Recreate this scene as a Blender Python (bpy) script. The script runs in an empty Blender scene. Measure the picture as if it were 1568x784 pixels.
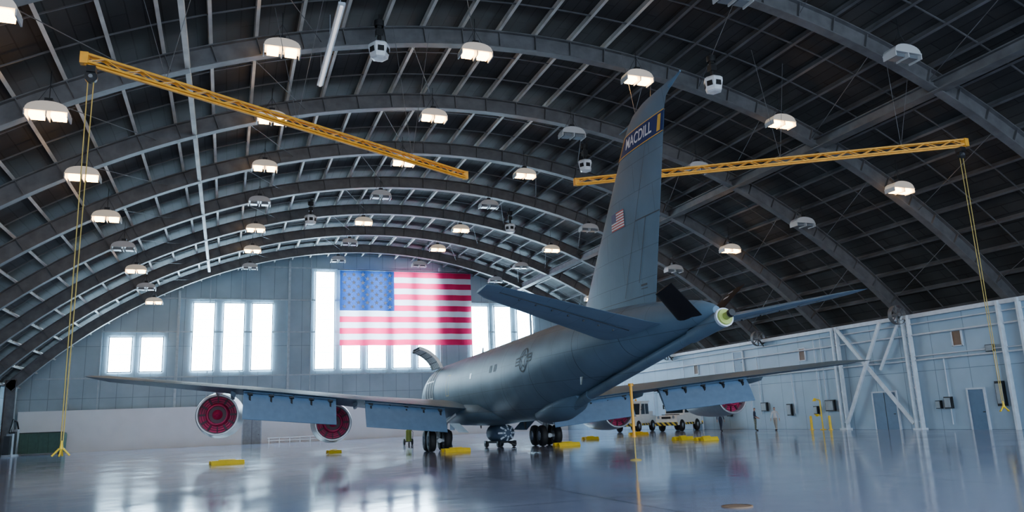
import bpy, math, random
from mathutils import Vector, Matrix
random.seed(7)
S=bpy.context.scene
COL=S.collection
# ---------------------------------------------------------------- materials
def nodes_of(name):
    m=bpy.data.materials.new(name); m.use_nodes=True
    nt=m.node_tree; b=nt.nodes.get('Principled BSDF'); return m,nt,b
def mat(name,col,rough=0.5,metal=0.0,var=0.12,scale=3.0,emit=None,es=0.0,spec=None,bump=0.0,coat=0.0):
    m,nt,b=nodes_of(name)
    tc=nt.nodes.new('ShaderNodeTexCoord'); n=nt.nodes.new('ShaderNodeTexNoise')
    n.inputs['Scale'].default_value=scale; n.inputs['Detail'].default_value=4
    nt.links.new(tc.outputs['Object'],n.inputs['Vector'])
    r=nt.nodes.new('ShaderNodeValToRGB')
    c=col
    r.color_ramp.elements[0].position=0.3; r.color_ramp.elements[1].position=0.7
    r.color_ramp.elements[0].color=(c[0]*(1-var),c[1]*(1-var),c[2]*(1-var),1)
    r.color_ramp.elements[1].color=(min(1,c[0]*(1+var)),min(1,c[1]*(1+var)),min(1,c[2]*(1+var)),1)
    nt.links.new(n.outputs['Fac'],r.inputs['Fac']); nt.links.new(r.outputs['Color'],b.inputs['Base Color'])
    b.inputs['Roughness'].default_value=rough; b.inputs['Metallic'].default_value=metal
    if spec is not None: b.inputs['Specular IOR Level'].default_value=spec
    if coat: b.inputs['Coat Weight'].default_value=coat
    if emit:
        b.inputs['Emission Color'].default_value=(*emit,1); b.inputs['Emission Strength'].default_value=es
    if bump:
        bp=nt.nodes.new('ShaderNodeBump'); bp.inputs['Strength'].default_value=bump
        nt.links.new(n.outputs['Fac'],bp.inputs['Height']); nt.links.new(bp.outputs['Normal'],b.inputs['Normal'])
    return m
def brickmat(name,c1,c2,mortar,w,h,axes='YZ',ms=0.02,rough=0.6,bump=0.2,var=0.1,offset=0.5,spec=0.5,nscale=0.4):
    """panelled surface: brick grid on two object axes, with large-scale staining"""
    m,nt,b=nodes_of(name)
    L=nt.links
    tc=nt.nodes.new('ShaderNodeTexCoord'); sp=nt.nodes.new('ShaderNodeSeparateXYZ'); cb=nt.nodes.new('ShaderNodeCombineXYZ')
    L.new(tc.outputs['Object'],sp.inputs[0])
    L.new(sp.outputs[axes[0]],cb.inputs[0]); L.new(sp.outputs[axes[1]],cb.inputs[1])
    br=nt.nodes.new('ShaderNodeTexBrick'); L.new(cb.outputs[0],br.inputs['Vector'])
    br.offset=offset
    br.inputs['Scale'].default_value=1; br.inputs['Brick Width'].default_value=w; br.inputs['Row Height'].default_value=h
    br.inputs['Mortar Size'].default_value=ms; br.inputs['Mortar Smooth'].default_value=0.2
    br.inputs['Color1'].default_value=(*c1,1); br.inputs['Color2'].default_value=(*c2,1); br.inputs['Mortar'].default_value=(*mortar,1)
    n=nt.nodes.new('ShaderNodeTexNoise'); n.inputs['Scale'].default_value=nscale; n.inputs['Detail'].default_value=6
    L.new(tc.outputs['Object'],n.inputs['Vector'])
    mr=nt.nodes.new('ShaderNodeMapRange'); mr.inputs['From Min'].default_value=0.3; mr.inputs['From Max'].default_value=0.7
    mr.inputs['To Min'].default_value=1-var; mr.inputs['To Max'].default_value=1+var
    L.new(n.outputs['Fac'],mr.inputs['Value'])
    mx=nt.nodes.new('ShaderNodeMix'); mx.data_type='RGBA'; mx.blend_type='MULTIPLY'; mx.inputs['Factor'].default_value=1
    L.new(br.outputs['Color'],mx.inputs['A']); L.new(mr.outputs['Result'],mx.inputs['B'])
    L.new(mx.outputs['Result'],b.inputs['Base Color'])
    b.inputs['Roughness'].default_value=rough; b.inputs['Specular IOR Level'].default_value=spec
    if bump:
        inv=nt.nodes.new('ShaderNodeMath'); inv.operation='SUBTRACT'; inv.inputs[0].default_value=1; L.new(br.outputs['Fac'],inv.inputs[1])
        bp=nt.nodes.new('ShaderNodeBump'); bp.inputs['Strength'].default_value=bump; bp.inputs['Distance'].default_value=0.05
        L.new(inv.outputs[0],bp.inputs['Height']); L.new(bp.outputs['Normal'],b.inputs['Normal'])
    return m
def stripemat(name,ca,cb_,scale=2.2):
    m,nt,b=nodes_of(name); L=nt.links
    tc=nt.nodes.new('ShaderNodeTexCoord'); sp=nt.nodes.new('ShaderNodeSeparateXYZ'); L.new(tc.outputs['Object'],sp.inputs[0])
    a=nt.nodes.new('ShaderNodeMath'); a.operation='ADD'; L.new(sp.outputs['X'],a.inputs[0]); L.new(sp.outputs['Y'],a.inputs[1])
    a2=nt.nodes.new('ShaderNodeMath'); a2.operation='ADD'; L.new(a.outputs[0],a2.inputs[0]); L.new(sp.outputs['Z'],a2.inputs[1])
    mu=nt.nodes.new('ShaderNodeMath'); mu.operation='MULTIPLY'; mu.inputs[1].default_value=scale; L.new(a2.outputs[0],mu.inputs[0])
    fr=nt.nodes.new('ShaderNodeMath'); fr.operation='FRACT'; L.new(mu.outputs[0],fr.inputs[0])
    gt=nt.nodes.new('ShaderNodeMath'); gt.operation='GREATER_THAN'; gt.inputs[1].default_value=0.5; L.new(fr.outputs[0],gt.inputs[0])
    mx=nt.nodes.new('ShaderNodeMix'); mx.data_type='RGBA'; L.new(gt.outputs[0],mx.inputs['Factor'])
    mx.inputs['A'].default_value=(*ca,1); mx.inputs['B'].default_value=(*cb_,1)
    L.new(mx.outputs['Result'],b.inputs['Base Color']); b.inputs['Roughness'].default_value=0.5
    return m
def clothmat(name,col,trans=0.5):
    m,nt,b=nodes_of(name); L=nt.links
    out=nt.nodes.get('Material Output')
    tc=nt.nodes.new('ShaderNodeTexCoord'); n=nt.nodes.new('ShaderNodeTexNoise'); n.inputs['Scale'].default_value=0.8
    L.new(tc.outputs['Object'],n.inputs['Vector'])
    mx=nt.nodes.new('ShaderNodeMix'); mx.data_type='RGBA'; L.new(n.outputs['Fac'],mx.inputs['Factor'])
    mx.inputs['A'].default_value=(*[c*0.85 for c in col],1); mx.inputs['B'].default_value=(*col,1)
    d=nt.nodes.new('ShaderNodeBsdfDiffuse'); t=nt.nodes.new('ShaderNodeBsdfTranslucent'); ms=nt.nodes.new('ShaderNodeMixShader')
    L.new(mx.outputs['Result'],d.inputs[0]); L.new(mx.outputs['Result'],t.inputs[0])
    ms.inputs[0].default_value=trans; L.new(d.outputs[0],ms.inputs[1]); L.new(t.outputs[0],ms.inputs[2]); L.new(ms.outputs[0],out.inputs[0])
    return m

# ---------------------------------------------------------------- mesh builder
class MB:
    def __init__(s): s.v=[]; s.f=[]; s.m=[]; s.s=[]
    def add(s,vs,fs,mi=0,sm=False,M=None):
        o=len(s.v)
        for v in vs:
            v=Vector(v); s.v.append(M@v if M else v)
        for f in fs: s.f.append([i+o for i in f]); s.m.append(mi); s.s.append(sm)
    def box(s,c,d,mi=0,M=None):
        c=Vector(c); x,y,z=d[0]/2,d[1]/2,d[2]/2
        vs=[c+Vector((a*x,b*y,e*z)) for a in(-1,1) for b in(-1,1) for e in(-1,1)]
        s.add(vs,[(0,1,3,2),(4,6,7,5),(0,4,5,1),(2,3,7,6),(0,2,6,4),(1,5,7,3)],mi,False,M)
    def bar(s,p,q,w,h,mi=0,up=(0,0,1)):
        p=Vector(p);q=Vector(q);d=(q-p); L=d.length; d.normalize(); up=Vector(up)
        if abs(d.dot(up))>0.99: up=Vector((0,1,0))
        sx=d.cross(up).normalized(); sz=sx.cross(d)
        M=Matrix((( sx.x,d.x,sz.x,(p.x+q.x)/2),(sx.y,d.y,sz.y,(p.y+q.y)/2),(sx.z,d.z,sz.z,(p.z+q.z)/2),(0,0,0,1)))
        s.box((0,0,0),(w,L,h),mi,M)
    def rings(s,rs,mi=0,sm=True,cap=True,M=None):
        n=len(rs[0]); vs=[v for r in rs for v in r]; fs=[]
        for i in range(len(rs)-1):
            for j in range(n):
                k=(j+1)%n; fs.append((i*n+j,i*n+k,(i+1)*n+k,(i+1)*n+j))
        s.add(vs,fs,mi,sm,M)
        if cap:
            s.add(rs[0],[tuple(range(n))[::-1]],mi,False,M); s.add(rs[-1],[tuple(range(n))],mi,False,M)
    def cyl(s,p,q,r1,r2=None,mi=0,n=16,cap=True,sm=True):
        if r2 is None: r2=r1
        p=Vector(p);q=Vector(q);d=(q-p).normalized(); up=Vector((0,0,1)) if abs(d.z)<0.95 else Vector((1,0,0))
        a=d.cross(up).normalized(); b=d.cross(a)
        R=[]
        for c,r in((p,r1),(q,r2)): R.append([c+(a*math.cos(2*math.pi*i/n)+b*math.sin(2*math.pi*i/n))*r for i in range(n)])
        s.rings(R,mi,sm,cap)
    def lathe(s,prof,c=(0,0,0),axis='y',mi=0,n=32,sm=True,cap=False,M=None):
        c=Vector(c); R=[]
        for t,r in prof:
            ring=[]
            for i in range(n):
                a=2*math.pi*i/n; x,z=r*math.cos(a),r*math.sin(a)
                ring.append(c+(Vector((x,t,z)) if axis=='y' else Vector((t,x,z)) if axis=='x' else Vector((x,z,t))))
            R.append(ring)
        s.rings(R,mi,sm,cap,M)
    def wire(s,pts,r,mi=0,n=6):
        for a,b in zip(pts[:-1],pts[1:]): s.cyl(a,b,r,r,mi,n)
    def sphere(s,c,r,mi=0,n=12,sc=(1,1,1)):
        c=Vector(c);R=[]
        for i in range(1,n):
            t=math.pi*i/n; R.append([c+Vector((sc[0]*r*math.sin(t)*math.cos(2*math.pi*j/n),sc[1]*r*math.sin(t)*math.sin(2*math.pi*j/n),sc[2]*r*math.cos(t))) for j in range(n)])
        s.rings(R,mi,True,True)
    def foil(s,secs,mi=0,n=14,cap=True):
        """secs: (le,te,normal,thickness ratio)"""
        R=[]
        for le,te,nr,t in secs:
            le=Vector(le);te=Vector(te);nr=Vector(nr).normalized();c=(te-le);L=c.length; ring=[]
            us=[(1-math.cos(math.pi*i/n))/2 for i in range(n+1)]
            def th(u): return 5*t*(0.2969*math.sqrt(u)-0.126*u-0.3516*u*u+0.2843*u**3-0.1036*u**4)*L
            for u in us: ring.append(le+c*u+nr*th(u))
            for u in us[::-1][1:-1]: ring.append(le+c*u-nr*th(u))
            R.append(ring)
        s.rings(R,mi,True,cap)
    def build(s,name,mats,parent=None,loc=(0,0,0),rz=0,bevel=0):
        me=bpy.data.meshes.new(name); me.from_pydata([tuple(v) for v in s.v],[],s.f)
        for m in mats: me.materials.append(m)
        for p,mi,sm in zip(me.polygons,s.m,s.s): p.material_index=mi; p.use_smooth=sm
        me.validate(); me.update()
        import bmesh
        bm=bmesh.new(); bm.from_mesh(me); bmesh.ops.recalc_face_normals(bm,faces=bm.faces); bm.to_mesh(me); bm.free()
        o=bpy.data.objects.new(name,me); COL.objects.link(o); o.location=loc; o.rotation_euler=(0,0,rz)
        if parent: o.parent=parent
        if bevel:
            b=o.modifiers.new('bevel','BEVEL'); b.width=bevel; b.segments=2; b.limit_method='ANGLE'
        return o
def inst(o,name,loc,rz=0):
    n=bpy.data.objects.new(name,o.data); COL.objects.link(n); n.location=loc; n.rotation_euler=(0,0,rz); return n
def empty(name,loc,rz=0):
    e=bpy.data.objects.new(name,None); COL.objects.link(e); e.location=loc; e.rotation_euler=(0,0,rz); return e

# ---------------------------------------------------------------- palette
M_deck=brickmat('roof_deck_mat',(0.028,0.028,0.028),(0.040,0.040,0.040),(0.012,0.012,0.012),3.0,0.62,'YX',0.03,0.75,0.3,0.35)
M_rib=mat('rib_steel_mat',(0.125,0.125,0.13),0.55,0.0,0.25,1.5)
M_purL=mat('purlin_lit_mat',(0.70,0.68,0.63),0.5,0.0,0.25,0.8)
M_purR=mat('purlin_shaded_mat',(0.12,0.12,0.125),0.6,0.0,0.3,0.8)  # same purlins, colour darkened to paint in the dim right side of the roof
M_backw=brickmat('back_wall_mat',(0.32,0.42,0.48),(0.35,0.45,0.51),(0.19,0.25,0.28),1.6,5.5,'XZ',0.03,0.6,0.3,0.12,0.0)
M_white=mat('white_wall_mat',(0.88,0.90,0.91),0.5,0,0.04,0.5)
M_rightw=brickmat('right_wall_mat',(0.32,0.45,0.56),(0.35,0.48,0.59),(0.15,0.22,0.29),2.4,3.6,'YZ',0.02,0.5,0.3,0.10,0.0)
M_trimw=mat('trim_white_mat',(0.56,0.63,0.70),0.45,0,0.1)
M_steelw=mat('painted_brace_mat',(0.62,0.70,0.76),0.45,0,0.12)
M_door=mat('steel_door_mat',(0.10,0.18,0.28),0.45,0,0.08)
M_dark=mat('dark_metal_mat',(0.02,0.022,0.025),0.45,0.3,0.2)
M_black=mat('black_rubber_mat',(0.012,0.012,0.013),0.7,0,0.3)
M_yel=mat('yellow_paint_mat',(0.90,0.60,0.02),0.4,0,0.08)
M_orange=mat('crane_yellow_mat',(0.90,0.40,0.03),0.45,0,0.15)
M_rope=mat('rope_mat',(0.55,0.40,0.10),0.7,0,0.1)
M_brown=mat('brown_panel_mat',(0.20,0.12,0.07),0.6,0,0.1)
M_glass=mat('dark_glass_mat',(0.02,0.03,0.04),0.08,0,0.1)
M_chrome=mat('steel_mat',(0.45,0.47,0.5),0.3,0.8,0.1)
M_pane=mat('daylight_pane_mat',(0.8,0.9,1.0),0.4,0,0.0,emit=(0.54,0.80,1.0),es=36.0)
M_frame=mat('window_frame_mat',(0.50,0.60,0.66),0.5,0,0.05)
# floor : sealed epoxy, glossy with wear
def floor_mat():
    m,nt,b=nodes_of('epoxy_floor_mat'); L=nt.links
    tc=nt.nodes.new('ShaderNodeTexCoord')
    br=nt.nodes.new('ShaderNodeTexBrick'); br.offset=0; L.new(tc.outputs['Object'],br.inputs['Vector'])
    br.inputs['Scale'].default_value=1; br.inputs['Brick Width'].default_value=7.6; br.inputs['Row Height'].default_value=7.6
    br.inputs['Mortar Size'].default_value=0.03; br.inputs['Mortar Smooth'].default_value=0.1
    br.inputs['Color1'].default_value=(0.235,0.255,0.355,1); br.inputs['Color2'].default_value=(0.245,0.265,0.365,1); br.inputs['Mortar'].default_value=(0.04,0.045,0.06,1)
    n=nt.nodes.new('ShaderNodeTexNoise'); n.inputs['Scale'].default_value=0.35; n.inputs['Detail'].default_value=8; n.inputs['Roughness'].default_value=0.6
    L.new(tc.outputs['Object'],n.inputs['Vector'])
    mr=nt.nodes.new('ShaderNodeMapRange'); mr.inputs['From Min'].default_value=0.3; mr.inputs['From Max'].default_value=0.7; mr.inputs['To Min'].default_value=0.82; mr.inputs['To Max'].default_value=1.15
    L.new(n.outputs['Fac'],mr.inputs['Value'])
    mx=nt.nodes.new('ShaderNodeMix'); mx.data_type='RGBA'; mx.blend_type='MULTIPLY'; mx.inputs['Factor'].default_value=1
    L.new(br.outputs['Color'],mx.inputs['A']); L.new(mr.outputs['Result'],mx.inputs['B']); L.new(mx.outputs['Result'],b.inputs['Base Color'])
    r=nt.nodes.new('ShaderNodeMapRange'); r.inputs['From Min'].default_value=0.3; r.inputs['From Max'].default_value=0.7; r.inputs['To Min'].default_value=0.07; r.inputs['To Max'].default_value=0.15
    L.new(n.outputs['Fac'],r.inputs['Value']); L.new(r.outputs['Result'],b.inputs['Roughness'])
    n2=nt.nodes.new('ShaderNodeTexNoise'); n2.inputs['Scale'].default_value=1.6; n2.inputs['Detail'].default_value=3; L.new(tc.outputs['Object'],n2.inputs['Vector'])
    bp=nt.nodes.new('ShaderNodeBump'); bp.inputs['Strength'].default_value=0.045; bp.inputs['Distance'].default_value=0.08
    L.new(n2.outputs['Fac'],bp.inputs['Height']); L.new(bp.outputs['Normal'],b.inputs['Normal'])
    b.inputs['Specular IOR Level'].default_value=0.5
    return m
M_floor=floor_mat()

# ---------------------------------------------------------------- building shell
CX,R,ZC=15.0,48.5,-26.2
AH=math.asin(35.4/R); YB=93.0; YF=-8.0
def arch(x,off=0): return ZC+math.sqrt((R-off)**2-(x-CX)**2)
def arc_bar(mb,r0,r1,y0,y1,a0,a1,n,mi=0,sm=False):
    Rg=[]
    for i in range(n+1):
        a=a0+(a1-a0)*i/n; sx,cz=math.sin(a),math.cos(a)
        Rg.append([(CX+r0*sx,y0,ZC+r0*cz),(CX+r0*sx,y1,ZC+r0*cz),(CX+r1*sx,y1,ZC+r1*cz),(CX+r1*sx,y0,ZC+r1*cz)])
    mb.rings(Rg,mi,sm,True)
b=MB(); b.box((15,42.5,-0.1),(72,101,0.2)); b.build('floor',[M_floor])
b=MB(); b.box((15,-108,-0.12),(400,200,0.2)); b.build('apron_ground',[mat('concrete_apron_mat',(0.60,0.60,0.58),0.8,0,0.1,0.2)])
b=MB(); arc_bar(b,R,R+0.25,YF,YB+0.3,-AH,AH,72); b.build('ceiling',[M_deck])
# purlins
b=MB(); np_=38
for i in range(np_+1):
    a=-AH+2*AH*i/np_; x=CX+R*math.sin(a); mi=0 if x<20 else 1  # lit left and shaded right of the roof put into the purlin colour
    da=0.05/R
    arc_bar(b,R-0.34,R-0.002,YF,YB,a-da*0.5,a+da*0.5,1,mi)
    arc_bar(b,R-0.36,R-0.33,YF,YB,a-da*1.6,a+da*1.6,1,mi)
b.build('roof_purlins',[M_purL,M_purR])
# ribs
ribY=[35.2+8.55*k for k in range(-4,7)]
b=MB()
arc_bar(b,R-1.25,R-0.36,-0.03,0.03,-AH,AH,72,0)
arc_bar(b,R-1.31,R-1.25,-0.25,0.25,-AH,AH,72,0)
arc_bar(b,R-0.42,R-0.36,-0.25,0.25,-AH,AH,72,0)
for i in range(np_+1):
    a=-AH+2*AH*i/np_; arc_bar(b,R-1.25,R-0.42,-0.2,0.2,a-0.0004,a+0.0004,1,0)
for sx in(-1,1):
    xx=CX+sx*(35.4-0.85); 
    b.box((xx,0,3.5),(0.9,0.06,7.4),0); b.box((xx-0.45,0,3.5),(0.06,0.5,7.4),0); b.box((xx+0.45,0,3.5),(0.06,0.5,7.4),0)
rib=b.build('roof_arch_rib',[M_rib],loc=(0,ribY[0],0))
for y in ribY[1:]: inst(rib,'roof_arch_rib',(0,y,0))
# bay cross bracing, bridging angles & sag rods
b=MB()
for y0 in ribY[:-1]:
    y1=y0+8.55
    for xx in(-8,0,8,22,30,38,44):
        a=math.asin((xx-CX)/R); a2=math.asin((xx+3.5-CX)/R)
        p=(CX+(R-0.9)*math.sin(a),y0,ZC+(R-0.9)*math.cos(a)); q=(CX+(R-0.9)*math.sin(a2),y1,ZC+(R-0.9)*math.cos(a2))
        b.cyl(p,q,0.02,0.02,0,6)
    for yy in(y0+2.85,y0+5.7): arc_bar(b,R-0.30,R-0.24,yy-0.03,yy+0.03,-AH,AH,38,0)
b.build('roof_sway_rods',[M_rib])
# walls
def archwall(name,y,t,mats,open_=False):
    b=MB(); n=40; Rg=[]
    for i in range(n+1):
        a=-AH+2*AH*i/n; x=CX+R*math.sin(a); z=ZC+R*math.cos(a)
        Rg.append([(x,y,0),(x,y+t,0),(x,y+t,z),(x,y,z)])
    b.rings(Rg,0,False,True); return b.build(name,mats)
archwall('wall_back',YB,0.3,[M_backw])
b=MB(); b.box((15-35.4-0.15,42.5,3.475),(0.3,101,6.95)); b.build('wall_left',[M_backw])
b=MB(); b.box((15+35.4+0.15,42.5,3.475),(0.3,101,6.95)); b.build('wall_outer_right',[M_backw])
b=MB(); b.box((41.45,42.5,3.6),(0.3,101,7.2)); b.build('wall_right',[M_rightw])
b=MB(); b.box((46,42.5,7.15),(8.8,101,0.3)); b.box((41.3,42.5,7.1),(0.5,101,0.25)); b.build('trim_1',[M_trimw])
# back wall structure
b=MB()
for x in(-15.8,-5.4,6.5,24.9,37.0,45.5):
    zt=arch(x,0.5); b.box((x,YB-0.15,zt/2),(0.28,0.3,zt),0)
for x in(-13,-2.2,1.2,9,28.3,31.4):
    zt=arch(x,0.5); b.box((x,YB-0.06,zt/2),(0.10,0.12,zt),0)
for z in(7.6,12.6,16.4,20.3):
    w=math.sqrt((R-0.6)**2-(z-ZC)**2) if z>7 else 35.4
    b.box((15,YB-0.05,z),(2*w,0.1,0.16),0)
b.build('trim_2',[mat('girt_mat',(0.42,0.50,0.54),0.5)])
b=MB(); b.box((15,YB-0.6,2.1),(70,0.5,4.2)); b.box((15,YB-0.62,4.22),(70,0.6,0.12)); b.build('wall_lower_white',[M_white])
# windows in back wall
wn=0
def window(x0,x1,z0,z1):
    global wn
    wn+=1; b=MB(); y=YB-0.10
    b.box(((x0+x1)/2,y,(z0+z1)/2),(x1-x0,0.04,z1-z0),0)
    fr=0.10
    for x in(x0,x1): b.box((x,y-0.06,(z0+z1)/2),(fr,0.14,z1-z0+fr),1)
    for z in(z0,z1): b.box(((x0+x1)/2,y-0.06,z),(x1-x0+fr,0.14,fr),1)
    k=int(round((z1-z0)/1.9))
    for i in range(1,k): b.box(((x0+x1)/2,y-0.04,z0+(z1-z0)*i/k),(x1-x0,0.05,0.03),1)
    b.build('window_%d'%wn,[M_pane,M_frame])
for x in(-12.2,-9.1): window(x,x+2.25,8.2,12.0)
for x in(-3.9,-0.7,2.4): window(x,x+2.25,8.2,15.9)
for x in(9.5,12.6,15.7,18.8,21.9): window(x,x+2.25,8.2,19.9)
for x in(28.9,32.0,35.1): window(x,x+2.25,8.2,15.9)
# flag on back wall
def star(cx,cy,r):
    return [(cx+(r if i%2==0 else r*0.4)*math.sin(math.pi*i/5),cy+(r if i%2==0 else r*0.4)*math.cos(math.pi*i/5)) for i in range(10)]
F0,F1,FZ0,FZ1=12.3,28.8,10.9,20.0
def fl(x,z): return (x,YB-0.75+0.10*math.sin((x-F0)*1.3)*(1-(z-FZ0)/12)+0.05*math.sin((x-F0)*3.1+z),z)
b=MB(); nst=13; nx=60; H=(FZ1-FZ0)
for i in range(nst):
    z1=FZ1-H*i/nst; z0=z1-H/nst
    for j in range(nx):
        xa=F0+(F1-F0)*j/nx; xb=F0+(F1-F0)*(j+1)/nx
        mi=0 if i%2==0 else 1
        if i<7 and j<nx*0.4: mi=2
        b.add([fl(xa,z0),fl(xb,z0),fl(xb,z1),fl(xa,z1)],[(0,1,2,3)],mi,True)
cw=(F1-F0)*0.4; chh=H*7/13
for r in range(9):
    for c in range(11):
        if (r+c)%2==0:
            sx=F0+cw*(c+1)/12; sz=FZ1-chh*(r+1)/10
            pts=star(sx,sz,0.34); vs=[(p[0],fl(p[0],p[1])[1]-0.03,p[1]) for p in pts]+[(sx,fl(sx,sz)[1]-0.03,sz)]
            b.add(vs,[(10,k,(k+1)%10) for k in range(10)],3)
b.wire([(F0-0.3,YB-0.75,FZ1+0.1),(F1+0.3,YB-0.75,FZ1+0.1)],0.05,4)
b.build('american_flag',[clothmat('flag_red_mat',(0.70,0.02,0.10),0.4),clothmat('flag_white_mat',(0.80,0.80,0.84),0.25),clothmat('flag_blue_mat',(0.02,0.06,0.20),0.3),mat('flag_star_mat',(0.9,0.9,0.95),0.8),M_dark])
# doors on back wall
dn=0
def door(p0,w,h,wall,dbl=False,m=None):
    global dn
    dn+=1; b=MB()
    if wall=='back':
        x,y,z=p0; b.box((x,y,z+h/2),(w,0.06,h),0); b.box((x-w/2-0.05,y,z+h/2),(0.1,0.12,h),1); b.box((x+w/2+0.05,y,z+h/2),(0.1,0.12,h),1); b.box((x,y,z+h+0.05),(w+0.2,0.12,0.1),1); b.box((x+w*0.38,y-0.06,z+1.0),(0.12,0.06,0.05),2)
        if dbl: b.box((x,y-0.035,z+h/2),(0.03,0.02,h),2)
    else:
        x,y,z=p0; b.box((x,y,z+h/2),(0.06,w,h),0); b.box((x,y-w/2-0.05,z+h/2),(0.12,0.1,h),1); b.box((x,y+w/2+0.05,z+h/2),(0.12,0.1,h),1); b.box((x,y,z+h+0.05),(0.12,w+0.2,0.1),1); b.box((x-0.06,y-w*0.38,z+1.0),(0.06,0.12,0.05),2)
        if dbl: b.box((x-0.035,y,z+h/2),(0.02,0.03,h),2)
    b.build('door_%d'%dn,[m or M_door,M_trimw,M_dark])
door((2.7,YB-0.93,0),1.9,3.0,'back',True,mat('grey_door_mat',(0.30,0.34,0.37),0.5))
door((41.23,40.2,0),1.9,2.4,'right',True)
door((41.23,33.4,0),1.0,2.3,'right')
door((41.23,55.5,4.6),1.2,1.9,'right')
door((41.23,62.5,0),1.6,2.2,'right')
# small brown windows upstairs
for i,(y,z) in enumerate([(34.1,5.4),(47.6,5.6),(62,5.5)]):
    wn+=1; b=MB(); b.box((41.27,y,z),(0.05,0.6,0.85),0)
    for s_ in(-1,1): b.box((41.25,y+s_*0.33,z),(0.1,0.07,0.99),1); b.box((41.25,y,z+s_*0.46),(0.1,0.7,0.07),1)
    b.build('window_%d'%wn,[M_brown,M_trimw])
# wall bracing columns
def col_brace():
    b=MB()
    for y in(37.5,43.8): 
        for dy in(-0.22,0.22): b.box((41.05,y+dy,3.6),(0.3,0.10,7.2),0)
        for z in [0.5+0.7*i for i in range(10)]: b.box((41.15,y,z),(0.06,0.44,0.08),0)
        b.box((41.05,y,0.05),(0.5,0.7,0.1),0)
    b.bar((41.0,43.5,7.0),(41.0,37.9,0.4),0.22,0.14,0,(1,0,0)); b.bar((40.85,39.4,7.0),(40.85,43.4,0.4),0.22,0.14,0,(1,0,0))
    b.bar((41.0,37.9,7.0),(41.0,40.0,3.9),0.16,0.12,0,(1,0,0))
    for y in(29.8,31.0): b.box((41.05,y,3.6),(0.3,0.14,7.2),0)
    return b.build('wall_cross_bracing',[M_steelw])
col_brace()
# conduits and boxes on right wall
b=MB()
for z,r in((4.3,0.05),(4.55,0.035),(5.9,0.06),(6.6,0.04)):
    b.cyl((41.15,8,z),(41.15,91,z),r,r,0,8)
for y in(26,28.5,31.8,35.2,45.5,46.2,49,53,54.2,58,59,64,70,76): b.cyl((41.18,y,random.choice([1.2,1.5,0.3])),(41.18,y,random.choice([4.3,5.9,6.6])),0.035,0.035,0,6)
b.build('wall_conduit_pipes',[M_trimw])
b=MB()
for y,z,w,h in((35.3,1.6,0.5,0.7),(36.0,1.5,0.35,0.5),(45.2,1.7,0.9,0.8),(46.7,1.4,0.4,0.6),(49.6,1.5,0.5,0.9),(52.6,1.8,0.7,0.7),(31.8,2.0,0.5,1.4),(57.4,1.6,0.6,1.0),(32,4.6,0.5,0.4),(27,1.5,0.8,1.2)):
    b.box((41.19,y,z),(0.2,w,h),0); b.box((41.07,y,z),(0.03,w*0.8,h*0.8),1)
b.build('electrical_boxes',[M_dark,mat('box_grey_mat',(0.28,0.33,0.36),0.5)])
for y in(52.0,37.8,66):
    b=MB(); b.lathe([(-0.15,0.62),(0.15,0.62)],(40.75,y,7.3),'y',1,20)
    for k in range(8):
        a=math.pi*k/4; b.bar((40.75,y,7.3),(40.75+0.6*math.cos(a),y,7.3+0.6*math.sin(a)),0.12,0.03,1)
    for rr in(0.2,0.4,0.62):
        b.wire([(40.75+rr*math.cos(2*math.pi*i/16),y-0.16,7.3+rr*math.sin(2*math.pi*i/16)) for i in range(17)],0.015,1,4)
    b.bar((41.3,y,6.6),(40.75,y,7.3),0.08,0.08,0); b.cyl((40.75,y-0.2,7.3),(40.75,y+0.25,7.3),0.13,0.13,1,10)
    b.build('wall_fan',[M_dark,M_rib])
# bollards
b=MB(); b.cyl((0,0,0),(0,0,0.95),0.09,0.09,0,14); b.sphere((0,0,0.95),0.09,0,10,(1,1,0.6)); b.cyl((0,0,0),(0,0,0.04),0.16,0.16,0,14)
bo=b.build('safety_bollard',[M_yel],loc=(40.5,44.7,0))
for y in(46.6,): inst(bo,'safety_bollard',(40.5,y,0))
b=MB(); b.cyl((0,0,0),(0,0,2.1),0.05,0.05,0,10); b.cyl((0,0,2.1),(-0.5,0,2.25),0.04,0.04,0,8); b.cyl((-0.5,0,2.25),(-0.5,0,2.05),0.04,0.16,0,12); b.cyl((0,0,1.0),(-0.35,0,1.0),0.03,0.03,0,8); b.lathe([(0.95,0.05),(1.1,0.2),(1.12,0.2)],(-0.4,0,0),'z',0,14); b.cyl((0,0,0),(0,0,0.05),0.2,0.2,0,14)
b.build('emergency_shower',[M_yel],loc=(40.8,45.8,0))

# longitudinal members
b=MB(); b.box((33.6,42.5,17.45),(0.35,101,0.5)); b.box((33.6,42.5,17.75),(0.7,101,0.06)); b.box((33.6,42.5,17.2),(0.7,101,0.06)); b.build('roof_tie_beam',[M_rib])
b=MB(); b.box((-2.2,52,17.9),(0.22,64,0.25),0)
for y in ribY:
    if y>20: b.box((-2.2,y,18.1),(0.1,0.1,0.6),1)
b.box((-2.2,20,17.9),(0.3,0.1,0.3),1)
b.build('roof_cable_tray',[M_purL,M_rib])
b=MB(); b.box((4.0,34.2,19.25),(0.30,8.4,0.12),0); b.box((4.0,34.2,19.15),(0.12,8.2,0.10),1)
for y in(30.5,34.2,38): b.cyl((4,y,19.3),(4,y,21.0),0.015,0.015,0,5)
b.build('fluorescent_strip_light',[M_trimw,mat('strip_tube_mat',(0.8,0.8,0.8),emit=(0.95,0.95,1.0),es=0.7)])

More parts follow.
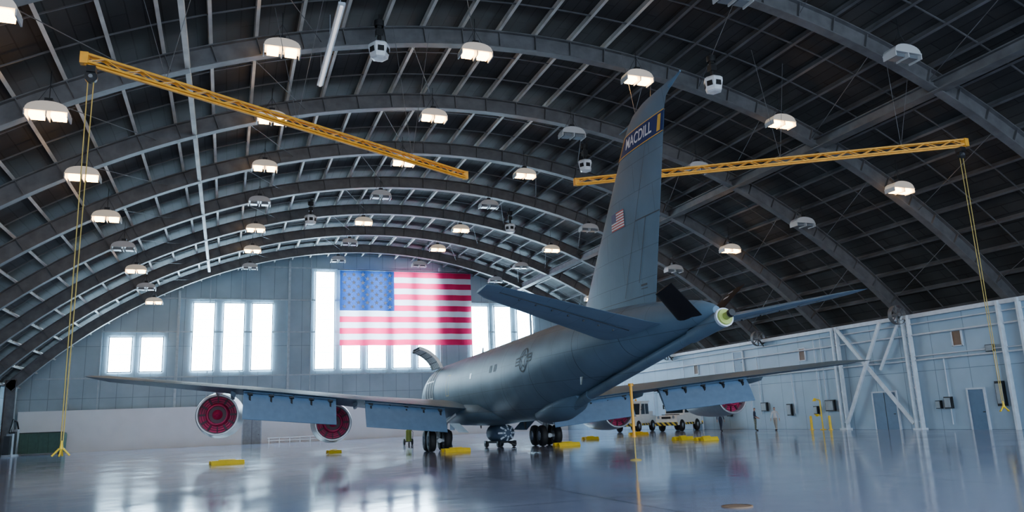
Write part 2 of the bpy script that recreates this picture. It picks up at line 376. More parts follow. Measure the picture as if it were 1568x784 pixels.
# hanging high bay lamps
def hood_mat(name,lit):
    m,nt,b_=nodes_of(name); L=nt.links
    b_.inputs['Base Color'].default_value=(0.55,0.55,0.55,1); b_.inputs['Roughness'].default_value=0.4
    tc=nt.nodes.new('ShaderNodeTexCoord'); n=nt.nodes.new('ShaderNodeTexNoise'); n.inputs['Scale'].default_value=4
    L.new(tc.outputs['Object'],n.inputs['Vector'])
    mr=nt.nodes.new('ShaderNodeMapRange'); mr.inputs['To Min'].default_value=0.30; mr.inputs['To Max'].default_value=0.38; L.new(n.outputs['Fac'],mr.inputs['Value']); L.new(mr.outputs['Result'],b_.inputs['Roughness'])
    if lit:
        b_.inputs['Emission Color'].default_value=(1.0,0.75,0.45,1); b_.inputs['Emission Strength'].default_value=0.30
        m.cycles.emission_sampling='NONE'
    return m
M_hoodL=hood_mat('lamp_hood_lit_mat',True)
M_hoodD=hood_mat('lamp_hood_mat',False)
M_emit=mat('lamp_glow_mat',(1,1,1),0.5,0,0,emit=(1.0,0.53,0.15),es=44.0)
M_emitD=mat('lamp_unlit_mat',(0.16,0.18,0.20),0.3,0,0.05)
def lampmesh(lit):
    b=MB(); w,d=0.92,0.42; n=12; P=[]
    for i in range(n+1):
        a=math.pi*i/n; P.append((-w*math.cos(a),0.62*(math.sin(a)**0.6 if 0<i<n else 0)))
    P=[(-w,-0.12)]+P+[(w,-0.12)]; n=len(P)-1
    for side in(-1,1):
        b.add([(x,side*d,z) for x,z in P if z>0.12]+[(w,side*d,0.12),(-w,side*d,0.12)],[tuple(range(len([1 for x,z in P if z>0.12])+2))],0)
    for i in range(n):
        (x0,z0),(x1,z1)=P[i],P[i+1]
        b.add([(x0,-d,z0),(x1,-d,z1),(x1,d,z1),(x0,d,z0)],[(0,1,2,3)],0)
    b.add([(-w,-d,0.13),(w,-d,0.13),(w,d,0.13),(-w,d,0.13)],[(0,1,2,3)],0)
    for x in(-0.46,0.46):
        b.box((x,0,-0.02),(0.58,0.62,0.20),1)
    for x in(-0.91,0,0.91): b.box((x,0,-0.01),(0.06,0.86,0.30),3)
    for y in(-0.43,0.43):
        b.box((0,y,0.13),(1.86,0.05,0.05),0)
    b.box((0,0,0.72),(0.35,0.35,0.3),2)
    b.cyl((0,0,0.8),(0,0,2.3),0.02,0.02,2,6)
    for sx in(-1,1): b.cyl((sx*0.6,0,0.5),(0,0,1.6),0.012,0.012,2,5)
    for v in b.v: v.x*=0.87; v.y*=0.87; v.z*=0.87
    return b,[M_hoodL if lit else M_hoodD,M_emit if lit else M_emitD,M_dark,M_hoodD]
lm,lmm=lampmesh(True); lL=lm.build('high_bay_lamp',lmm,loc=(-8,33.5,14.7))
lm,lmm=lampmesh(False); lD=lm.build('high_bay_lamp',lmm,loc=(29.5,24.9,17.7))
lampX=[(-7.4,14.75,26.0),(1.8,18.5,0),(11.1,19.6,0),(20.3,19.35,0),(29.6,17.75,0),(38.0,14.3,0)]
for ci,(x,z,_) in enumerate(lampX):
    for k in range(-1,7):
        y=33.7+8.55*k
        if ci==0: y+=0.8
        if ci==0 and k==0: lL.location=(x,y,z); continue
        if ci==4 and k==-1: continue
        if ci==5 and k<0: continue
        lit = (k in(0,2,4)) or (k==1 and ci<3) or (k==-1 and ci==0) or (k==5 and ci%2==1) or (k==6 and ci in(0,))
        inst(lL if lit else lD,'high_bay_lamp',(x,y,z))
# hanging speaker pods
b=MB()
b.lathe([(-0.45,0.28),(-0.40,0.42),(0.05,0.52),(0.25,0.52),(0.36,0.40)],(0,0,0),'z',0,6,False,True)
for k in range(6):
    a=math.pi/6+math.pi*k/3; M=Matrix.Rotation(a,4,'Z'); b.box((0.43,0,-0.05),(0.06,0.3,0.26),1,M)
b.cyl((0,0,0.36),(0,0,0.75),0.10,0.10,1,10); b.box((0,0,0.9),(0.34,0.34,0.35),1); b.box((0,0,1.3),(0.2,0.2,0.3),1); b.cyl((0,0,0.9),(0,0,1.9),0.03,0.03,1,6)
b.lathe([(1.25,0.22),(1.3,0.24),(1.55,0.24)],(0,0,0),'z',1,12)
sp=b.build('hanging_speaker_pod',[mat('pod_white_mat',(0.85,0.87,0.9),0.4),M_black],loc=(6.3,33.9,19.3))
for p in((23.2,31.0,18.3),(6.2,65.5,19.1),(23.9,63.9,18.8),(23.1,46.2,18.9)): inst(sp,'hanging_speaker_pod',p)

# ---------------------------------------------------------------- bridge crane beams
def crane(name,p,q):
    b=MB(); p=Vector(p);q=Vector(q); d=(q-p).normalized(); sx=d.cross(Vector((0,0,1))); W=0.11; D=0.27
    for s_ in(-1,1):
        for dz in(0.0,D): b.bar(p+sx*W*s_+Vector((0,0,dz)),q+sx*W*s_+Vector((0,0,dz)),0.055,0.075,0)
    L=(q-p).length; n=int(L/0.6)
    for i in range(n):
        a=p+d*(L*i/n); c=p+d*(L*(i+1)/n)
        for s_ in(-1,1):
            o=sx*W*s_
            b.bar(a+o+Vector((0,0,D*(i%2))),c+o+Vector((0,0,D*((i+1)%2))),0.03,0.035,0)
        b.bar(a-sx*W,a+sx*W,0.05,0.05,0)
    b.bar(p-Vector((0,0,0.06)),q-Vector((0,0,0.06)),0.09,0.09,0)
    for e in(p,q): b.box(e+Vector((0,0,0.12)),(0.25,0.25,0.4),0)
    for t in(0.15,0.45,0.8):
        c=p+d*L*t
        for dx in(-1.0,1.0):
            tgt=Vector((c.x+dx,c.y+random.uniform(-1.0,1.0),0)); tgt.z=arch(tgt.x,0.9)
            b.cyl(c+Vector((0,0,0.28)),tgt,0.012,0.012,1,5)
    t=p+d*0.25
    b.box(t+Vector((0,0,-0.22)),(0.28,0.36,0.22),2); b.lathe([(-0.07,0.20),(0.07,0.20)],t+Vector((0,0,-0.48)),'y',2,16,True,True)
    b.cyl(t+Vector((0,-0.15,-0.48)),t+Vector((0,0.15,-0.48)),0.07,0.07,3,8)
    zz=1.35
    for o in((0.09,0.0),(-0.09,0.03)): b.cyl(t+Vector((o[0],o[1],-0.5)),Vector((t.x+o[0]*0.35,t.y+o[1],zz+0.2)),0.018,0.018,4,5)
    h=Vector((t.x,t.y,zz))
    b.cyl(h+Vector((0,0,0.25)),h+Vector((0,0,0.0)),0.03,0.06,5,8)
    b.wire([h+Vector((-0.24,0,-0.20)),h+Vector((-0.05,0,0.02)),h+Vector((0.05,0,0.02)),h+Vector((0.24,0,-0.20))],0.03,5)
    b.wire([h+Vector((0,-0.24,-0.20)),h,h+Vector((0,0.24,-0.20))],0.03,5)
    b.build(name,[M_orange,M_rib,M_dark,M_chrome,M_rope,M_yel])
crane('overhead_crane_beam',(-4.9,27.1,14.0),(11.2,36.3,14.0))
crane('overhead_crane_beam',(33.7,25.7,14.0),(17.4,36.0,14.0))

# ---------------------------------------------------------------- AIRCRAFT
AC=empty('tanker_aircraft',(15.0,44.6,0),math.radians(-3.8))
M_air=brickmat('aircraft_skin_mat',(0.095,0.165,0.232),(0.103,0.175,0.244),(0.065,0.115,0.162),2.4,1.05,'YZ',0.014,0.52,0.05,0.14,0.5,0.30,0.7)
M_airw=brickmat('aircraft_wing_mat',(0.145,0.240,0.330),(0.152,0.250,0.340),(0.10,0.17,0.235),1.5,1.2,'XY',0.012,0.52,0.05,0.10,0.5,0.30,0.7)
M_flap=mat('flap_mat',(0.14,0.25,0.39),0.45,0,0.08)
M_mark=mat('marking_mat',(0.03,0.04,0.05),0.5)
ST=[(19.3,2.95,0.03,0.03),(19.0,2.97,0.38,0.38),(18.2,3.05,0.80,0.85),(17.0,3.2,1.2,1.3),(15,3.45,1.65,1.82),(12.5,3.62,1.83,2.10),(8,3.65,1.85,2.13),(0,3.65,1.85,2.13),(-7,3.65,1.85,2.13),(-10,3.72,1.82,2.06),(-13,3.95,1.68,1.82),(-16,4.22,1.45,1.50),(-19,4.45,1.16,1.17),(-21.5,4.58,0.88,0.88),(-23.8,4.62,0.60,0.58),(-25.4,4.60,0.36,0.34),(-26.0,4.58,0.12,0.12)]
def fus(y):
    if y>=ST[0][0]: return ST[0][1:]
    if y<=ST[-1][0]: return ST[-1][1:]
    for i in range(len(ST)-1):
        if ST[i][0]>=y>=ST[i+1][0]:
            p1,p2=ST[i],ST[i+1]; p0=ST[max(0,i-1)]; p3=ST[min(len(ST)-1,i+2)]
            h=p2[0]-p1[0]; t=(y-p1[0])/h; out=[]
            for k in(1,2,3):
                m1=(p2[k]-p0[k])/(p2[0]-p0[0]) if p2[0]!=p0[0] else 0; m2=(p3[k]-p1[k])/(p3[0]-p1[0])
                a=2*t**3-3*t**2+1; b_=t**3-2*t**2+t; c=-2*t**3+3*t**2; d=t**3-t**2
                out.append(a*p1[k]+b_*h*m1+c*p2[k]+d*h*m2)
            return out
def fsurf(y,phi,off=0.0):
    zc,hw,hh=fus(y); return Vector((-(hw+off)*math.sin(phi),y,zc+(hh+off)*math.cos(phi)))
ys=[19.3,19.2,19.0,18.6,18.2]+[17.8-0.5*i for i in range(87)]+[-25.7,-25.9,-26.0]
ys=[y for y in ys if y>=-26.0]; ys=sorted(set(ys),reverse=True)
b=MB(); b.rings([[fsurf(y,2*math.pi*j/56) for j in range(56)] for y in ys],0,True,True)
# wing-body belly fairing
b.rings([[Vector((w*math.cos(2*math.pi*j/24),y,z+hh*math.sin(2*math.pi*j/24))) for j in range(24)] for y,w,hh,z in((9.5,0.4,0.2,1.9),(8.5,1.5,0.55,2.0),(5,2.15,0.75,2.1),(0,2.2,0.78,2.1),(-3,2.0,0.7,2.1),(-5,1.2,0.45,1.95),(-6,0.3,0.2,1.9))],0)
# boom operator pod
b.rings([[Vector((w*math.cos(2*math.pi*j/20),y,z+hh*math.sin(2*math.pi*j/20))) for j in range(20)] for y,w,hh,z in((-9.6,0.2,0.15,1.75),(-10.6,0.7,0.42,1.85),(-12.5,0.8,0.55,2.05),(-14.0,0.65,0.5,2.3),(-15,0.3,0.25,2.6))],0)
b.build('fuselage',[M_air],AC)
# seams, windows, stripes and markings on the fuselage
b=MB()
def fpatch(y0,y1,p0,p1,mi,off=0.012,ny=6,np2=6):
    for i in range(ny):
        for j in range(np2):
            a0=y0+(y1-y0)*i/ny;a1=y0+(y1-y0)*(i+1)/ny;q0=p0+(p1-p0)*j/np2;q1=p0+(p1-p0)*(j+1)/np2
            b.add([fsurf(a0,q0,off),fsurf(a1,q0,off),fsurf(a1,q1,off),fsurf(a0,q1,off)],[(0,1,2,3)],mi,True)
for y in(10.6,5.5,0.8,-5,-9,-13,-17.5,-21):
    fpatch(y,y+0.025,0,2*math.pi,0,0.004,1,48)
for s_ in(1,-1):
    for y in(-6.6,-7.5): fpatch(y,y-0.45,s_*1.20,s_*1.38,0,0.01)
    fpatch(4.6,4.52,s_*1.1,s_*1.75,2); fpatch(3.8,3.72,s_*1.1,s_*1.75,2)
    fpatch(4.6,3.72,s_*1.1,s_*1.12,2); fpatch(4.6,3.72,s_*1.73,s_*1.75,2)
    fpatch(-2.2,-2.55,s_*1.25,s_*1.40,3)
# cockpit glazing
for s_ in(1,-1):
    for k in range(3): fpatch(17.05-0.75*k*0.9,16.5-0.75*k*0.9,s_*(0.22+0.32*k),s_*(0.5+0.34*k),1,0.02)
# roundel, low-visibility
def fmap(u,v,y0,phi0,off,s_):
    y=y0-u*1.0; zc,hw,hh=fus(y); phi=phi0-v/((hw+hh)/2); return fsurf(y,s_*phi,off)
for s_ in(1,-1):
    Y0,P0=-12.3,1.36
    def ringp(r0,r1,mi,off,n=28):
        for k in range(n):
            a0,a1=2*math.pi*k/n,2*math.pi*(k+1)/n
            b.add([fmap(r*math.cos(a),r*math.sin(a),Y0,P0,off,s_) for r,a in((r0,a0),(r1,a0),(r1,a1),(r0,a1))],[(0,1,2,3)],mi)
    ringp(0.46,0.54,0,0.012)
    st=star(0,0,0.44)
    for k in range(10):
        p,q=Vector(st[k]),Vector(st[(k+1)%10]); d=(q-p); nn=Vector((-d.y,d.x)).normalized()*0.05
        b.add([fmap(w.x,w.y,Y0,P0,0.014,s_) for w in(p,q,q+nn,p+nn)],[(0,1,2,3)],0)
    for sd in(-1,1):
        for v in(-0.15,0.0,0.15):
            b.add([fmap(w[0],w[1],Y0,P0,0.012,s_) for w in((sd*0.5,v-0.03),(sd*1.02,v-0.03),(sd*1.02,v+0.03),(sd*0.5,v+0.03))],[(0,1,2,3)],0)
        b.add([fmap(w[0],w[1],Y0,P0,0.012,s_) for w in((sd*0.98,-0.18),(sd*1.04,-0.18),(sd*1.04,0.18),(sd*0.98,0.18))],[(0,1,2,3)],0)
b.build('fuselage_markings',[mat('stencil_mat',(0.015,0.02,0.03),0.6,spec=0.2),M_glass,mat('hatch_yellow_mat',(0.5,0.42,0.1),0.5),mat('porthole_white_mat',(0.7,0.75,0.8),0.4)],AC)
# cargo door
b=MB()
def fp2(y0,y1,p0,p1,mi,off,ny=8,npp=8,M=None):
    for i in range(ny):
        for j in range(npp):
            a0=y0+(y1-y0)*i/ny;a1=y0+(y1-y0)*(i+1)/ny;q0=p0+(p1-p0)*j/npp;q1=p0+(p1-p0)*(j+1)/npp
            b.add([fsurf(a0,q0,off),fsurf(a1,q0,off),fsurf(a1,q1,off),fsurf(a0,q1,off)],[(0,1,2,3)],mi,True,M)
fp2(12.2,9.2,0.62,1.72,0,0.02)
for yy in(12.25,9.15,11.2,10.2): 
    fp2(yy,yy-0.12,0.6,1.75,1,0.06,1,10)
for pp in(0.6,1.72,1.15): fp2(12.25,9.05,pp,pp+0.05,1,0.06,8,1)
hy=fsurf(10.7,0.60,0.05)
M=Matrix.Translation(hy)@Matrix.Rotation(math.radians(112),4,'Y')@Matrix.Translation(-hy)
fp2(12.2,9.2,0.62,1.72,2,0.06,8,10,M); fp2(12.2,9.2,0.62,1.72,1,-0.10,8,10,M)
for k in range(6):
    yy=12.2-0.58*k; fp2(yy,yy-0.10,0.62,1.72,3,-0.16,1,10,M); 
for k in range(5):
    pp=0.62+0.26*k; fp2(12.2,9.2,pp,pp+0.04,3,-0.16,8,1,M)
for yy in(12.2,9.2):
    Rg=[]
    for j in range(11):
        q=0.62+1.1*j/10; Rg.append([M@fsurf(yy,q,0.06),M@fsurf(yy,q,-0.16)])
    for j in range(10): b.add([Rg[j][0],Rg[j+1][0],Rg[j+1][1],Rg[j][1]],[(0,1,2,3)],1)
b.build('cargo_door',[mat('cabin_interior_mat',(0.10,0.11,0.12),0.7),mat('door_liner_mat',(0.80,0.82,0.80),0.5),M_air,mat('door_frame_dark_mat',(0.18,0.19,0.19),0.6)],AC)
# wings
WT=20.1
def LE(x): return 7.8-0.762*(abs(x)-1.8)
def TE(x):
    x=abs(x); return -1.6-(x-1.8)*0.20 if x<7 else -2.64-(x-7)*0.505
def WZ(x): return 2.35+0.105*(abs(x)-1.8) if abs(x)<12 else 3.421+0.09*(abs(x)-12)
for s_,nm in((-1,'wing_left'),(1,'wing_right')):
    b=MB(); secs=[]
    for x,t in((0.6,0.13),(1.8,0.13),(7,0.115),(13,0.10),(WT-0.5,0.09),(WT,0.05)):
        secs.append(((s_*x,LE(x)+(-0.4 if x==WT else 0),WZ(x)+0.1),(s_*x,TE(x),WZ(x)),(0,0,1),t))
    b.foil(secs,0,16); 
    for x0,x1 in((3.2,7.8),(9.4,13.9)):
        ss=[]
        for x in(x0,x1):
            y=TE(x)+0.35; z=WZ(x)-0.10
            ss.append(((s_*x,y,z),(s_*x,y-0.85,z-1.32),(0,0.84,-0.54),0.13))
        b.foil(ss,1,8)
        b.foil([((s_*x,TE(x)+0.55,WZ(x)-0.02),(s_*x,TE(x)-0.02,WZ(x)-0.14),(0,0,1),0.14) for x in(x0,x1)],1,6)
        n=5
        for i in range(n):
            x=x0+0.3+(x1-x0-0.6)*i/(n-1); b.bar((s_*x,TE(x)+1.1,WZ(x)-0.15),(s_*x,TE(x)-0.05,WZ(x)-0.45),0.09,0.30,2)
            b.cyl((s_*(x-0.12),TE(x)+0.15,WZ(x)-0.2),(s_*(x+0.12),TE(x)+0.15,WZ(x)-0.2),0.09,0.09,2,8)
    for x0,x1 in((3.2,7.8),(9.4,13.9)):
        b.add([(s_*x0,TE(x0)+1.0,WZ(x0)-0.22),(s_*x1,TE(x1)+1.0,WZ(x1)-0.20),(s_*x1,TE(x1)+0.15,WZ(x1)-0.06),(s_*x0,TE(x0)+0.15,WZ(x0)-0.06)],[(0,1,2,3)],2)
    for x in(8.3,14.4): b.foil([((s_*(x-0.0),TE(x)+1.6,WZ(x)-0.2),(s_*x,TE(x)-0.5,WZ(x)-0.15),(1,0,0),0.12),((s_*x,TE(x)+1.3,WZ(x)-0.5),(s_*x,TE(x)-0.3,WZ(x)-0.35),(1,0,0),0.1)],0,8)
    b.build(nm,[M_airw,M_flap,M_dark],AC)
# tailplanes
for s_,nm in((-1,'tailplane_left'),(1,'tailplane_right')):
    b=MB()
    b.foil([((s_*0.3,-19.0,4.42),(s_*0.3,-23.7,4.45),(0,0,1),0.10),((s_*1.1,-19.6,4.52),(s_*1.1,-23.75,4.55),(0,0,1),0.10),((s_*6.2,-22.9,5.42),(s_*6.2,-24.75,5.45),(0,0,1),0.09),((s_*6.55,-23.5,5.46),(s_*6.55,-24.75,5.48),(0,0,1),0.06)],0,14)
    def hp(x,f): 
        t=(x-1.1)/5.0; le=-19.6-3.3*t; te=-23.75-1.0*t; return le+(te-le)*f, 4.53+0.9*t
    for f,w in((0.70,0.03),):
        ya,za=hp(1.2,f); yb,zb=hp(6.0,f); b.bar((s_*1.2,ya,za-0.155),(s_*6.0,yb,zb-0.065),w,0.02,1)
    for k in range(7):
        x=1.7+0.6*k; y,z=hp(x,0.62); b.box((s_*x,y,z-0.21+0.022*k),(0.04,0.10,0.05),1)
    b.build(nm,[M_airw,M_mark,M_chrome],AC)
# fin
FS=[(5.0,-15.3,-22.2,0.10),(6.6,-16.6,-22.6,0.10),(9.0,-18.6,-23.25,0.10),(11.75,-20.9,-23.98,0.095),(12.05,-21.2,-24.15,0.09),(12.3,-21.6,-24.7,0.07),(12.45,-22.3,-25.0,0.05)]
def finx(y,z):
    for i in range(len(FS)-1):
        if FS[i][0]<=z<=FS[i+1][0]:
            t=(z-FS[i][0])/(FS[i+1][0]-FS[i][0]); le=FS[i][1]+(FS[i+1][1]-FS[i][1])*t; te=FS[i][2]+(FS[i+1][2]-FS[i][2])*t; tr=FS[i][3]+(FS[i+1][3]-FS[i][3])*t
            c=le-te; u=min(1,max(0,(le-y)/c)); return 5*tr*(0.2969*math.sqrt(u)-0.126*u-0.3516*u*u+0.2843*u**3-0.1036*u**4)*c,le,te
    return 0,0,0
b=MB(); b.foil([((0,le,z),(0,te,z),(1,0,0),t) for z,le,te,t in FS],0,24)
b.cyl((0,-24.4,12.3),(0,-25.2,12.46),0.08,0.03,0,10); b.cyl((0,-21.6,12.08),(0,-20.4,12.1),0.05,0.02,0,8)
b.foil([((0,-13.6,5.55),(0,-19,5.4),(1,0,0),0.06),((0,-16.2,6.3),(0,-19,6.3),(1,0,0),0.06)],0,8)
b.build('fin',[M_air],AC)
b=MB()
def fq(pts,mi,s_,off=0.012):
    b.add([(s_*(finx(y,z)[0]+off),y,z) for y,z in pts],[tuple(range(len(pts)))],mi)
def fstrip(f0,f1,z0,z1,mi,s_,nz=20,nf=1,off=0.012,tilt=0):
    for i in range(nz):
        for j in range(nf):
            P=[]
            for fz,ff in((i,j),(i,j+1),(i+1,j+1),(i+1,j)):
                z=z0+(z1-z0)*fz/nz; _,le,te=finx(-20,z); f=f0+(f1-f0)*ff/nf; y=le+(te-le)*f; zz=z+tilt*(f-0.5)
                P.append((s_*(finx(y,zz)[0]+off),y,zz))
            b.add(P,[(0,1,2,3)],mi)
for s_ in(-1,1):
    fstrip(0.68,0.685,5.8,11.0,0,s_); fstrip(0.0,1,5.7,5.72,0,s_,1,12)
    fstrip(0.68,1.0,8.4,8.43,0,s_,1,6); fstrip(0.82,0.826,6.2,8.4,0,s_)
    fstrip(0.0,1.0,11.0,11.66,1,s_,2,32,0.02); fstrip(0.0,1.0,10.97,11.0,2,s_,1,32,0.024); fstrip(0,1.0,11.66,11.69,2,s_,1,32,0.024)
    fstrip(0.05,0.07,11.0,11.66,2,s_,2,1,0.026); fstrip(0.09,0.105,11.0,11.66,2,s_,2,1,0.026); fstrip(0.89,0.95,11.06,11.6,2,s_,2,2,0.026)
    y0=-20.2; z0=8.75; W=1.05; H_=0.66
    for i in range(13):
        za=z0-H_/2+H_*i/13; zb=za+H_/13
        for j in range(5):
            ya=y0+W/2-W*j/5; yb=ya-W/5; left=j<2
            fq([(ya,za),(yb,za),(yb,zb),(ya,zb)],5 if (i>=6 and left) else (3 if i%2==0 else 4),s_,0.014)
    fq([(-21.5,6.05),(-21.9,6.05),(-21.9,6.12),(-21.5,6.12)],0,s_); fq([(-21.5,5.95),(-21.9,5.95),(-21.9,5.98),(-21.5,5.98)],0,s_)
cu=bpy.data.curves.new('t','FONT'); cu.body='MACDILL'; cu.size=0.60; cu.align_x='CENTER'; cu.align_y='CENTER'; cu.shear=0.3; cu.offset=0.008
to=bpy.data.objects.new('t',cu); COL.objects.link(to); bpy.context.view_layer.update()
tm=bpy.data.meshes.new_from_object(to.evaluated_get(bpy.context.evaluated_depsgraph_get()))
for s_ in(-1,1):
    vs=[]
    for v in tm.vertices:
        u,w=v.co.x*0.78,v.co.y; y=-22.15+(-u if s_==-1 else u); z=11.33+w*0.9
        vs.append((s_*(finx(y,z)[0]+0.032),y,z))
    b.add(vs,[tuple(p.vertices) for p in tm.polygons],4)
bpy.data.objects.remove(to)
b.build('fin_markings',[M_mark,mat('band_blue_mat',(0.008,0.03,0.13),0.6,spec=0.2),mat('band_gold_mat',(0.75,0.42,0.06),0.4),mat('decal_red_mat',(0.5,0.03,0.04),0.5),mat('decal_white_mat',(0.8,0.8,0.82),0.5),mat('decal_blue_mat',(0.03,0.05,0.18),0.5)],AC)
# refuelling boom
b=MB()
b.cyl((0,-14.2,2.15),(0,-16,2.55),0.22,0.22,0,16)
b.cyl((0,-16,2.55),(0,-24.5,3.98),0.20,0.17,0,16); b.cyl((0,-24.5,3.98),(0,-26.3,4.30),0.22,0.26,0,16)
b.cyl((0,-26.3,4.30),(0,-26.4,4.32),0.28,0.28,4,20); b.cyl((0,-26.4,4.32),(0,-26.46,4.33),0.24,0.22,2,20); b.cyl((0,-26.4,4.32),(0,-26.75,4.39),0.11,0.10,2,14); b.cyl((0,-26.7,4.38),(0,-26.8,4.40),0.12,0.10,3,14)
b.bar((0,-24.6,4.45),(0,-24.6,4.05),0.1,0.5,0)
for s_ in(-1,1):
    b.foil([((s_*0.12,-24.4,4.16),(s_*0.12,-25.6,4.36),(-s_*0.65,0,0.75),0.10),((s_*1.25,-24.7,5.25),(s_*1.25,-25.75,5.42),(-s_*0.65,0,0.75),0.09)],1,8)
    n_=Vector((-s_*0.69,0,0.72)).normalized(); a=Vector((s_*0.72,0,0.69)).normalized(); f_=Vector((0,-1,0.15)).normalized()
    if s_==1:
        for dx,wd in((0.85,0.10),(1.02,0.06)):
            c=Vector((s_*dx,-25.3,4.30+0.96*(dx-0.12)))
            q=c+n_*0.07; b.add([q-a*wd/2-f_*0.14,q+a*wd/2-f_*0.14,q+a*wd/2+f_*0.14,q-a*wd/2+f_*0.14],[(0,1,2,3)],4)
b.build('refuelling_boom',[M_air,mat('boom_black_mat',(0.010,0.010,0.012),0.6,spec=0.2),mat('nozzle_green_mat',(0.35,0.42,0.10),0.5),M_dark,M_trimw],AC)
# engines
M_cowl=mat('engine_cowl_mat',(0.36,0.43,0.48),0.35,0.1,0.08)
M_cov=mat('exhaust_red_mat',(0.60,0.02,0.12),0.45,0,0.35,2.0)
M_cov2=mat('exhaust_dark_mat',(0.07,0.012,0.03),0.5)
M_lip=mat('nozzle_metal_mat',(0.45,0.46,0.48),0.35,0.5)
for x,yo,z in((9.2,2.0,1.88),(15.35,-2.0,2.50)):
    for s_ in(-1,1):
        b=MB(); c=(s_*x,yo,z)
        b.lathe([(3.6,0.80),(4.55,0.86),(4.75,0.95),(4.6,1.05),(4.1,1.15),(3.0,1.22),(1.6,1.22),(0.6,1.14),(0.0,1.06)],c,'y',0,40)
        b.lathe([(0.0,1.06),(-0.02,1.0),(0.0,0.95),(0.4,0.92)],c,'y',3,40)
        b.lathe([(0.4,0.92),(0.34,0.60)],c,'y',1,40)
        b.lathe([(0.34,0.62),(0.1,0.56),(-0.15,0.52),(-0.16,0.46),(0.2,0.44)],c,'y',1,32)
        b.lathe([(0.1,0.44),(0.1,0.25)],c,'y',2,32); b.lathe([(0.1,0.26),(-0.1,0.2),(-0.35,0.02)],c,'y',1,24)
        b.lathe([(3.6,0.80),(3.6,0.02)],c,'y',2,32)
        for k in range(12):
            a=2*math.pi*k/12; ca,sa=math.cos(a),math.sin(a)
            b.bar((c[0]+0.58*ca,yo+0.30,z+0.58*sa),(c[0]+0.93*ca,yo+0.33,z+0.93*sa),0.05,0.10,2)
        for rr in(0.70,0.82):
            b.wire([(c[0]+rr*math.cos(2*math.pi*i/24),yo+0.33,z+rr*math.sin(2*math.pi*i/24)) for i in range(25)],0.015,2,4)
        zt=WZ(x)
        b.foil([((c[0],yo+3.9,z+1.1),(c[0],yo-0.3,z+0.95),(1,0,0),0.10),((c[0],yo+2.9,zt-0.05),(c[0],yo-1.7,zt-0.02),(1,0,0),0.09)],0,10)
        b.build('engine',[M_cowl,M_cov,M_cov2,M_lip],AC)
# landing gear
M_strut=mat('gear_white_mat',(0.55,0.58,0.60),0.4)
def wheel(b,c,r=0.62,w=0.40):
    b.lathe([(-w/2,r*0.45),(-w/2,r*0.82),(-w*0.38,r*0.95),(-w*0.15,r),(w*0.15,r),(w*0.38,r*0.95),(w/2,r*0.82),(w/2,r*0.45)],c,'x',1,28)
    b.lathe([(-w/2,r*0.46),(-w*0.3,r*0.40),(-w*0.32,r*0.05)],c,'x',2,20); b.lathe([(w/2,r*0.46),(w*0.3,r*0.40),(w*0.32,r*0.05)],c,'x',2,20)
for s_ in(-1,1):
    b=MB()
    for dx in(-0.45,0.45):
        for dy in(-0.72,0.72): wheel(b,(s_*3.37+dx,dy,0.62))
    b.cyl((s_*3.37,-0.85,0.62),(s_*3.37,0.85,0.62),0.13,0.13,0,12)
    for dy in(-0.72,0.72): b.cyl((s_*3.37-0.6,dy,0.62),(s_*3.37+0.6,dy,0.62),0.10,0.10,0,12)
    b.cyl((s_*3.37,0,0.6),(s_*3.30,0,2.4),0.14,0.19,0,14)
    b.cyl((s_*3.37,0,1.2),(s_*2.0,0.1,2.2),0.08,0.08,0,10); b.cyl((s_*3.37,0.1,1.0),(s_*3.3,1.2,2.3),0.07,0.07,0,10)
    b.wire([(s_*3.37,-0.15,0.9),(s_*3.37,-0.5,1.2),(s_*3.37,-0.18,1.6)],0.05,0)
    for dy in(-0.9,0.9): b.box((s_*3.9+s_*0.02,dy*0.6,1.75),(0.05,0.9,1.0),3)
    b.add([(s_*2.3,-1.4,1.55),(s_*2.3,1.4,1.55),(s_*1.75,1.4,1.0),(s_*1.75,-1.4,1.0)],[(0,1,2,3)],3)
    b.build('main_landing_gear',[M_strut,M_black,M_chrome,M_flap],AC)
b=MB()
for dx in(-0.28,0.28): wheel(b,(dx,13.9,0.48),0.48,0.28)
b.cyl((-0.3,13.9,0.48),(0.3,13.9,0.48),0.07,0.07,0,10); b.cyl((0,13.9,0.48),(0,13.7,2.2),0.09,0.13,0,12); b.cyl((0,13.8,1.1),(0,12.9,1.9),0.05,0.05,0,8)
for s_ in(-1,1): b.box((s_*0.55,14.2,1.35),(0.04,1.6,0.75),3)
b.build('nose_landing_gear',[M_strut,M_black,M_chrome,M_flap],AC)
b=MB()
for y in(3,-6.5): b.foil([((0,y,1.5),(0,y-0.5,1.5),(1,0,0),0.15),((0,y-0.15,1.15),(0,y-0.45,1.15),(1,0,0),0.12)],0,6)
b.foil([((0,2,5.7),(0,1.4,5.7),(1,0,0),0.15),((0,1.7,6.15),(0,1.4,6.15),(1,0,0),0.12)],0,6)
b.foil([((-0.9,-17.2,3.2),(-0.9,-17.5,3.2),(1,0,0),0.15),((-0.95,-17.3,2.9),(-0.95,-17.45,2.9),(1,0,0),0.12)],0,6)
b.build('blade_antennas',[M_mark],AC)

